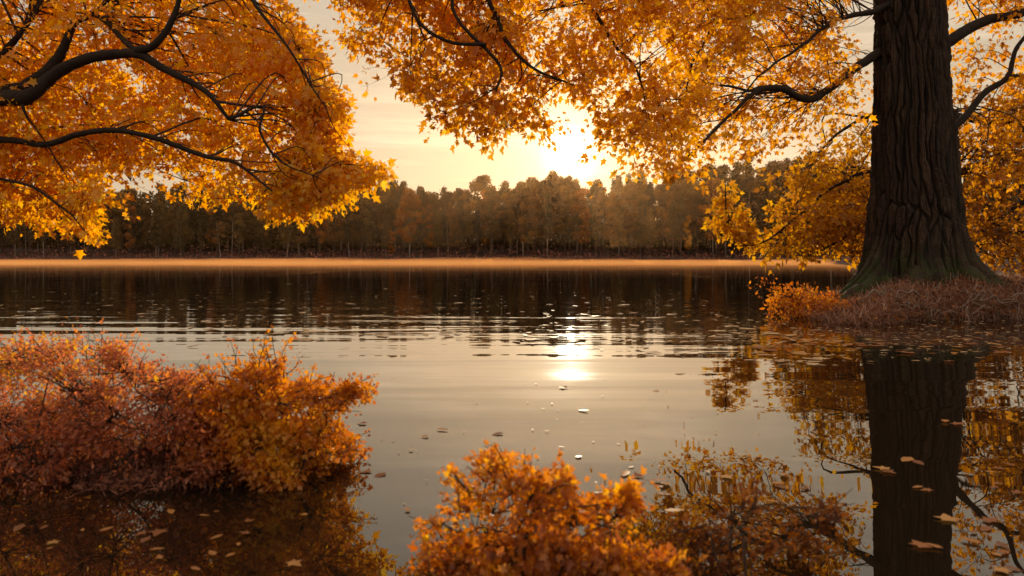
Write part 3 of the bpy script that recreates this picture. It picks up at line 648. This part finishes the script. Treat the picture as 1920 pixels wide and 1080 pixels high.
shrub('shrub', 'low golden orange shrub at the left tip of the mound below the great tree', ORP, (15.9, 16.8), (1520, 600, 16.3), 300, M_RUST, .075,
      lambda p: .46 + .2 * sn(p), per=11, spread=.13, nodes=25, twig_r=.004, stems=7, stem_px=1.6, sprigs=9)

# ------------------------------------------------------------------ tree reaching in from the left
left = empty('maple_tree', (-9.2, 8.9, float(ground_z(np.array([-9.2]), np.array([8.9]))[0]) - .05), 'golden leafed tree reaching in from the left edge, its dark limbs arching over the water', 'tree')
g = Geo(); zl = np.linspace(left.location.z - .3, 8, 160)
bark_trunk(g, zl, np.full(160, -9.2), np.full(160, 8.9), np.interp(zl, [0, .8, 3, 8], [.55, .4, .33, .2]), 160, .12, .6, .03, None, 31); g.build('trunk', M_BARK, left, smooth=True)
sk_l = []
limb(left, [(-590, 260, 8.9, 24), (-300, 205, 8.7, 20), (0, 184, 8.5, 16), (48, 182, 8.4, 14), (95, 140, 8.4, 12), (150, 112, 8.35, 10.5), (210, 98, 8.3, 9.5), (255, 97, 8.25, 8.5), (300, 122, 8.2, 7), (355, 150, 8.1, 6), (395, 180, 8.0, 4.6), (430, 225, 8, 3)], sk_l)
limb(left, [(-300, 205, 8.7, 14), (0, 172, 8.6, 12), (60, 148, 8.6, 11), (108, 108, 8.6, 9.5), (125, 78, 8.6, 8), (140, 40, 8.7, 6.5), (172, 24, 8.7, 4), (215, -20, 8.8, 3)], sk_l)
limb(left, [(172, 22, 8.7, 4), (200, 45, 8.6, 4.4), (232, 76, 8.4, 5), (258, 95, 8.25, 5)], sk_l)
limb(left, [(256, 96, 8.25, 8), (290, 76, 8.2, 7), (320, 34, 8.2, 6), (340, -20, 8.2, 4), (360, -120, 8.2, 2.5)], sk_l)
limb(left, [(-300, 170, 8.9, 8), (-20, 112, 8.8, 6.5), (20, 90, 8.8, 6), (55, 45, 8.8, 4), (75, 10, 8.8, 2)], sk_l)
limb(left, [(-590, 320, 8.9, 14), (-300, 275, 8.8, 9), (0, 262, 8.5, 6.5), (80, 268, 8.4, 6), (150, 258, 8.3, 5.6), (225, 250, 8.2, 5.2), (300, 265, 8.1, 5), (390, 290, 8.0, 4.2), (445, 308, 7.9, 3), (510, 358, 7.8, 1.6)], sk_l)
limb(left, [(430, 225, 8, 2.4), (490, 205, 7.9, 2.2), (487, 245, 7.8, 2.4), (510, 280, 7.8, 2.2), (548, 308, 7.8, 1.4), (610, 340, 7.7, .8)], sk_l)
limb(left, [(42, 184, 8.4, 4), (50, 220, 8.4, 2.4), (66, 245, 8.4, 1.5), (120, 320, 8.3, 1)], sk_l)
limb(left, [(360, -120, 8.2, 4), (430, -60, 8.1, 4), (500, 40, 8.0, 3), (560, 120, 7.9, 2), (610, 200, 7.9, 1)], sk_l)
limb(left, [(-590, 360, 8.9, 9), (-200, 340, 8.6, 5), (0, 330, 8.4, 3), (110, 385, 8.2, 2), (165, 440, 8.1, 1)], sk_l)
tn1l = SinNoise(81, .55); tn2l = SinNoise(82, 1.6)
def tint_left(p): return .68 + .17 * tn1l(p) + .13 * tn2l(p)
LEFTP = [(-260, -170), (530, -170), (552, 10), (588, 90), (608, 150), (644, 182), (634, 240), (612, 275), (640, 305), (688, 330), (712, 355), (650, 362), (622, 374), (596, 390), (585, 404), (550, 404), (520, 384), (455, 378), (430, 360), (355, 366), (345, 345),
         (300, 332), (240, 326), (198, 342), (180, 378), (186, 395), (158, 416), (182, 440), (180, 460), (162, 458), (140, 425), (105, 420), (70, 416), (40, 410), (0, 396), (-260, 420)]
dl1 = SinNoise(83, .006)
def dens_left(P):
    q = np.column_stack([P, 0 * P[:, 0]]); hole = np.exp(-(((P[:, 0] - 295) / 75) ** 2 + ((P[:, 1] - 312) / 26) ** 2)) + .6 * np.exp(-(((P[:, 0] - 325) / 30) ** 2 + ((P[:, 1] - 165) / 28) ** 2))
    return np.clip(.8 + .35 * dl1(q) - .8 * hole, .05, 1)
gl, gt = Geo(), Geo()
foliage(gl, gt, LEFTP, 4200, (8.5, 11.0), sk_l, per=15, spread=.15, size=.068, dens=dens_left, tint=tint_left, nodes=300, twig_r=.0026, clump=(190, 46, 24, .35))
for tip, n in (([(560, 270), (640, 285), (690, 305), (722, 328), (650, 338), (620, 362), (594, 382), (560, 398), (520, 374), (500, 340)], 230), ([(120, 350), (180, 352), (188, 378), (160, 398), (184, 424), (176, 440), (150, 420), (135, 390)], 60),
               ([(590, 150), (646, 180), (634, 236), (606, 276), (570, 270), (560, 180)], 130)):      # outermost hanging tips
    foliage(gl, gt, tip, n, (8.2, 9.2), sk_l, per=13, spread=.12, size=.066, tint=lambda p: tint_left(p) + .08, nodes=16, twig_r=.0024)
gl.build('crown', M_LEFT, left); gt.build('twigs', M_TWIG, left)

# ------------------------------------------------------------------ golden tree behind the great trunk
bx, by = 19.5, 26.0
back = empty('maple_tree', (bx, by, float(ground_z(np.array([bx]), np.array([by]))[0]) - .05), 'golden tree behind the great trunk, its lowest boughs drooping to the water', 'tree')
g = Geo(); tube(g, smooth_line([[bx, by, back.location.z - .3, .5], [bx, by, 2, .36], [bx - .2, by, 5, .3], [bx - .3, by, 9, .2], [bx, by, 12, .1]], 8), 14, .04); g.build('trunk', M_LIMB, back, smooth=True)
sk_b = []
limb(back, [(2060, 250, 26, 9), (1880, 300, 25, 7), (1760, 330, 24, 6), (1640, 322, 23, 4), (1560, 352, 22.5, 3), (1480, 420, 22, 2), (1430, 455, 21.8, 1.4), (1385, 462, 21.7, 1)], sk_b)
limb(back, [(2060, 180, 26, 9), (1880, 230, 25, 7), (1720, 200, 24, 5), (1600, 230, 23, 3), (1520, 300, 22.5, 1.5)], sk_b)
limb(back, [(1400, 462, 21.75, 1.4), (1372, 440, 21.7, 1.6), (1362, 400, 21.6, 1.3), (1360, 345, 21.6, .8)], sk_b)
limb(back, [(2060, 330, 26, 8), (1920, 380, 25, 5), (1860, 420, 24.5, 3), (1830, 470, 24, 1.5)], sk_b)
limb(back, [(1760, 330, 24, 4), (1650, 400, 23, 3), (1590, 440, 22.6, 2), (1540, 470, 22.3, 1)], sk_b)
gl, gt = Geo(), Geo()
BACKP = [(1445, 472), (1436, 448), (1470, 372), (1502, 335), (1496, 295), (1540, 245), (1660, 200), (1680, 480), (1600, 484), (1565, 470), (1500, 474)]
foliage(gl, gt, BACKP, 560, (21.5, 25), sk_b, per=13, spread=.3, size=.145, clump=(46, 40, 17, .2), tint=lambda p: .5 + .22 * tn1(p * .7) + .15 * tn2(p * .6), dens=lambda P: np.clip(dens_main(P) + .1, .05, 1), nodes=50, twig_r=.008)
SPRIG = [(1334, 398), (1346, 372), (1358, 338), (1380, 345), (1392, 378), (1396, 410), (1412, 432), (1425, 455), (1410, 474), (1375, 472), (1378, 452), (1342, 426)]
foliage(gl, gt, SPRIG, 75, (21.3, 22), sk_b, per=11, spread=.16, size=.13, clump=(13, 10, 8, .2), tint=lambda p: .72 + 0 * p[:, 0], nodes=10, twig_r=.006)
RB = [(1790, 180), (1960, 140), (1990, 535), (1895, 520), (1840, 480), (1800, 330)]
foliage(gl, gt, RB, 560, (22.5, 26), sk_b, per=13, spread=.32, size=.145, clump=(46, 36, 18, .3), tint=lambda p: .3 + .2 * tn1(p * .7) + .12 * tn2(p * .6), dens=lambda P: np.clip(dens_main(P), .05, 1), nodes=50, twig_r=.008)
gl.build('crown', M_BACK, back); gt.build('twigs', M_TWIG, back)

# ------------------------------------------------------------------ leaves floating on the lake
def leaf_mesh(shape, seed, mat):
    global rng
    g = Geo(); keep = rng; rng = np.random.default_rng(seed)
    t = rng.uniform(.2, .95, 1)
    leaves(g, np.array([[0, -.5, .0]]), np.array([[0, 1.0, 0]]), np.array([[0, 0, 1.0]]), np.array([1.0]), t, shape, .12, .1)
    rng = keep
    me = mesh_from('fallen_leaf', np.concatenate(g.v), np.concatenate(g.l), np.concatenate(g.c), np.concatenate(g.t)); me.materials.append(mat); return me
LM = [leaf_mesh('lobed', 400 + i, M_FLOAT) for i in range(6)] + [leaf_mesh('ovate', 420 + i, M_FLOAT) for i in range(8)]
LP = [leaf_mesh('ovate' if i % 2 else 'lobed', 440 + i, M_FLOATP) for i in range(6)]
def float_leaf(px, py, size, label, group, mesh, tilt=.025):
    x, y = on_water(px, py); o = bpy.data.objects.new('fallen_leaf', mesh); COL.objects.link(o)
    o.location = (x, y, .006 + rng.uniform(0, .005)); o.scale = (size,) * 3; o.rotation_euler = (rng.normal() * tilt, rng.normal() * tilt, rng.uniform(0, 6.28))
    return tag(o, label, 'leaf', group)
# the ones that stand out
for px, py, w, lab in [
    (1700, 862, 40, 'broad orange leaf floating on the dark trunk reflection, the upper one of a pair'), (1722, 868, 30, 'smaller orange leaf touching the broad one on the dark trunk reflection'),
    (1650, 880, 30, 'pale orange leaf at the left edge of the trunk reflection'), (1668, 887, 28, 'orange leaf just right of the pale one at the left edge of the trunk reflection'),
    (1772, 792, 28, 'thin leaf floating left of a brighter one high on the trunk reflection'), (1800, 796, 30, 'bright orange leaf highest on the trunk reflection'),
    (1720, 915, 26, 'small orange leaf in the middle of the trunk reflection'), (1735, 920, 22, 'small pale leaf right beside the one in the middle of the trunk reflection'),
    (1775, 973, 42, 'orange lobed leaf near the right edge of the trunk reflection'), (1722, 1022, 44, 'orange lobed leaf lowest on the trunk reflection'), (1752, 1028, 30, 'narrow leaf just right of the lowest orange leaf'),
    (1265, 961, 40, 'yellow lobed leaf floating above the sparse russet shrub'), (1172, 890, 40, 'pale peach leaf on the open water above the golden shrub'), (1195, 893, 26, 'small leaf touching the pale peach leaf above the golden shrub'),
    (1228, 903, 24, 'small orange leaf right of the peach pair above the golden shrub'), (712, 892, 36, 'orange leaf floating right of the red shrub, largest of its cluster'), (685, 886, 28, 'brownish leaf nearest the right side of the red shrub'),
    (830, 807, 26, 'yellow leaf on open water left of the glitter path'), (795, 820, 16, 'tiny yellow leaf below and left of the yellow one on open water'), (932, 815, 30, 'yellow leaf on open water above the golden shrub'),
    (677, 795, 20, 'small yellow leaf floating on open water right of the red shrub top'), (1060, 728, 20, 'dark leaf on bright water left of the glitter path, the upper one'), (1094, 771, 24, 'dark leaf on bright water left of the glitter path, the lower one'),
    (1230, 733, 16, 'dark leaf on bright water right of the glitter path'), (1085, 857, 24, 'pale leaf below the glitter path'), (362, 651, 26, 'yellow leaf floating beyond the gap between the left shrubs'),
    (296, 1003, 34, 'rose brown leaf on the dark water under the left shrubs, the largest there'), (263, 1004, 24, 'thin leaf left of the rose brown leaf under the left shrubs'), (295, 1032, 30, 'leaf just below the rose brown leaf under the left shrubs'),
    (398, 1040, 28, 'narrow orange leaf on dark water at bottom left'), (432, 1044, 26, 'flat pale leaf beside the narrow orange leaf at bottom left'), (367, 1068, 26, 'pale leaf lowest on the dark water at bottom left'),
    (35, 992, 36, 'bright orange leaf floating at the lower left corner'), (383, 968, 22, 'small orange leaf on dark water near the base of the red shrub'), (470, 978, 20, 'tiny pale leaf below the base of the red shrub')]:
    float_leaf(px, py, w * yw(py) / F, lab, None, LM[rng.integers(len(LM))])
cnt = 0
def scatter(n, region, sz, meshes, label, group, bias=None):
    P = poly_points(region, n, bias)
    for px, py in P:
        s = rng.uniform(*sz); float_leaf(px, py, s, label, group, meshes[rng.integers(len(meshes))])
scatter(70, [(1400, 606), (1900, 606), (1900, 680), (1700, 690), (1420, 690)], (.12, .3), LM, 'orange leaf afloat in the drift just in front of the mound', 'orange leaves drifting in front of the mound', lambda P: np.exp(-((P[:, 1] - 640) / 26) ** 2))
scatter(130, [(0, 530), (1430, 530), (1560, 690), (1250, 672), (900, 636), (500, 640), (250, 600), (0, 600)], (.12, .34), LP, 'pale leaf afloat on the dark forest reflection', 'pale leaves on the forest reflection', lambda P: np.clip((P[:, 1] - 520) / 90, .1, 1))
scatter(30, [(660, 830), (760, 830), (780, 960), (1250, 900), (1500, 890), (1560, 960), (1240, 980), (800, 1000), (690, 960)], (.05, .1), LM, 'small leaf afloat on the near water around the front shrubs', 'small leaves around the front shrubs')
scatter(14, [(60, 950), (560, 940), (700, 1075), (20, 1075)], (.03, .075), LM, 'small leaf afloat on the dark water in front of the left shrubs', 'small leaves in front of the left shrubs')
scatter(16, [(1830, 860), (1915, 860), (1915, 1075), (1800, 1075)], (.05, .1), LM, 'leaf afloat at the bottom right corner beside the trunk reflection', 'leaves at the bottom right corner')

# far too many small ones to count: one sheet of specks farther out
g = Geo()
for reg, n, s0, b in (([(0, 520), (1560, 520), (1560, 690), (1250, 672), (900, 636), (500, 640), (250, 610), (0, 610)], 520, .13, lambda P: np.clip((P[:, 1] - 515) / 100, .08, 1)),
                      ([(1380, 604), (1920, 600), (1920, 690), (1650, 720), (1400, 690)], 420, .1, lambda P: np.exp(-((P[:, 1] - 628) / 26) ** 2)), ([(650, 700), (1300, 690), (1560, 880), (1240, 900), (760, 960), (690, 860)], 60, .035, None)):
    P = poly_points(reg, n, b); Yp = H * F / (P[:, 1] - HZ); q = np.column_stack([(P[:, 0] - 960) / F * Yp, Yp, rng.uniform(.006, .012, n)])
    leaves(g, q, rng.normal(size=(n, 3)) * [1, 1, .02], rng.normal(size=(n, 3)) * .04 + [0, 0, 1], s0 * rng.uniform(.4, 1.4, n), rng.uniform(.2, 1, n), 'ovate', .1, .05)
tag(g.build('drifting_leaves', M_FLOATP), 'countless tiny fallen leaves drifting on the lake', 'leaves', kind='stuff')

# ------------------------------------------------------------------ sky, sun, camera
w = bpy.data.worlds.new('World'); scene.world = w; w.use_nodes = True; nt = w.node_tree; nt.nodes.clear(); N, L = nt.nodes.new, nt.links.new
sky = N('ShaderNodeTexSky'); sky.sky_type = 'NISHITA'; sky.sun_disc = False; sky.sun_elevation = SUN_EL; sky.sun_rotation = SUN_AZ; sky.dust_density = 3.0; sky.air_density = 1.2; sky.ozone_density = 1.0
tc = N('ShaderNodeTexCoord'); vec = tc.outputs['Generated']
def M(op, a, b=None, c=None):
    q = N('ShaderNodeMath'); q.operation = op
    for i, x in enumerate((a, b, c)):
        if x is None: continue
        if isinstance(x, (int, float)): q.inputs[i].default_value = x
        else: L(x, q.inputs[i])
    return q.outputs[0]
dt = N('ShaderNodeVectorMath'); dt.operation = 'DOT_PRODUCT'; L(vec, dt.inputs[0]); dt.inputs[1].default_value = SUND
mu = M('MAXIMUM', dt.outputs['Value'], 0.0)
def glow(expo, k): return M('MULTIPLY', M('POWER', mu, expo), k)
def colmul(fac, c):
    q = N('ShaderNodeVectorMath'); q.operation = 'SCALE'; q.inputs[0].default_value = c; L(fac, q.inputs['Scale']); return q.outputs[0]
def vadd(a, b):
    q = N('ShaderNodeVectorMath'); q.operation = 'ADD'; L(a, q.inputs[0]); L(b, q.inputs[1]); return q.outputs[0]
tint = N('ShaderNodeVectorMath'); tint.operation = 'MULTIPLY'; L(sky.outputs[0], tint.inputs[0]); tint.inputs[1].default_value = (.007, .0065, .0065)
sx = N('ShaderNodeSeparateXYZ'); L(vec, sx.inputs[0])
el = ramp(nt, [(0, (.7, .53, .34)), (.1, (.6, .48, .335)), (.22, (.55, .45, .32)), (.4, (.52, .45, .37)), (1, (.88, .78, .68))], sx.outputs['Z'])  # top of the dome brightened to add fill
opp = colmul(M('MAXIMUM', M('MULTIPLY', sx.outputs['Y'], -1.0), 0.0), (.38, .29, .2))  # warm fill light added to the sky behind the camera
# thin streaky cloud
mp = N('ShaderNodeMapping'); mp.inputs['Scale'].default_value = (2.2, 2.2, 26); L(vec, mp.inputs[0])
cn = noise(nt, 1.6, 6, mp.outputs[0], .6); cr = ramp(nt, [(.5, (0, 0, 0)), (.68, (1, 1, 1))], cn.outputs['Fac'])
cl = colmul(M('MULTIPLY', cr.outputs[0], .2), (1.0, .78, .54))
aur = vadd(vadd(colmul(glow(5000, 4.5), (1, .93, .72)), colmul(glow(500, .45), (1, .84, .56))), vadd(colmul(glow(40, .2), (1, .78, .52)), colmul(glow(5, .05), (1, .8, .55))))
tot = vadd(vadd(vadd(tint.outputs[0], vadd(el.outputs[0], opp)), cl), aur)
bg = N('ShaderNodeBackground'); L(tot, bg.inputs[0]); bg.inputs[1].default_value = 1.0
out = N('ShaderNodeOutputWorld'); L(bg.outputs[0], out.inputs[0])
w.cycles.sampling_method = 'MANUAL'; w.cycles.sample_map_resolution = 1024

sl = bpy.data.lights.new('sun', 'SUN'); sl.energy = 5.0; sl.angle = math.radians(.55); sl.color = (1, .78, .5)
so = bpy.data.objects.new('sun', sl); COL.objects.link(so); so.location = (8, 110, 30)
from mathutils import Vector
so.rotation_euler = Vector(SUND).to_track_quat('Z', 'Y').to_euler()

cd = bpy.data.cameras.new('camera'); cam = bpy.data.objects.new('camera', cd); COL.objects.link(cam); scene.camera = cam
cam.location = (0, 0, H); cam.rotation_euler = (math.pi / 2, 0, 0); cd.sensor_width = 36; cd.lens = 28; cd.shift_y = -(540 - HZ) / 1920; cd.clip_end = 4000; cd.clip_start = .05
cd.dof.use_dof = True; cd.dof.focus_distance = 17.0; cd.dof.aperture_fstop = 2.4

scene.view_settings.view_transform = 'Standard'; scene.view_settings.look = 'None'; scene.view_settings.exposure = 0; scene.view_settings.gamma = 1
c = scene.cycles; c.use_denoising = True; c.max_bounces = 8; c.diffuse_bounces = 4; c.glossy_bounces = 4; c.transmission_bounces = 4; c.volume_bounces = 3; c.sample_clamp_indirect = 6; c.sample_clamp_direct = 60; c.caustics_reflective = False; c.caustics_refractive = False
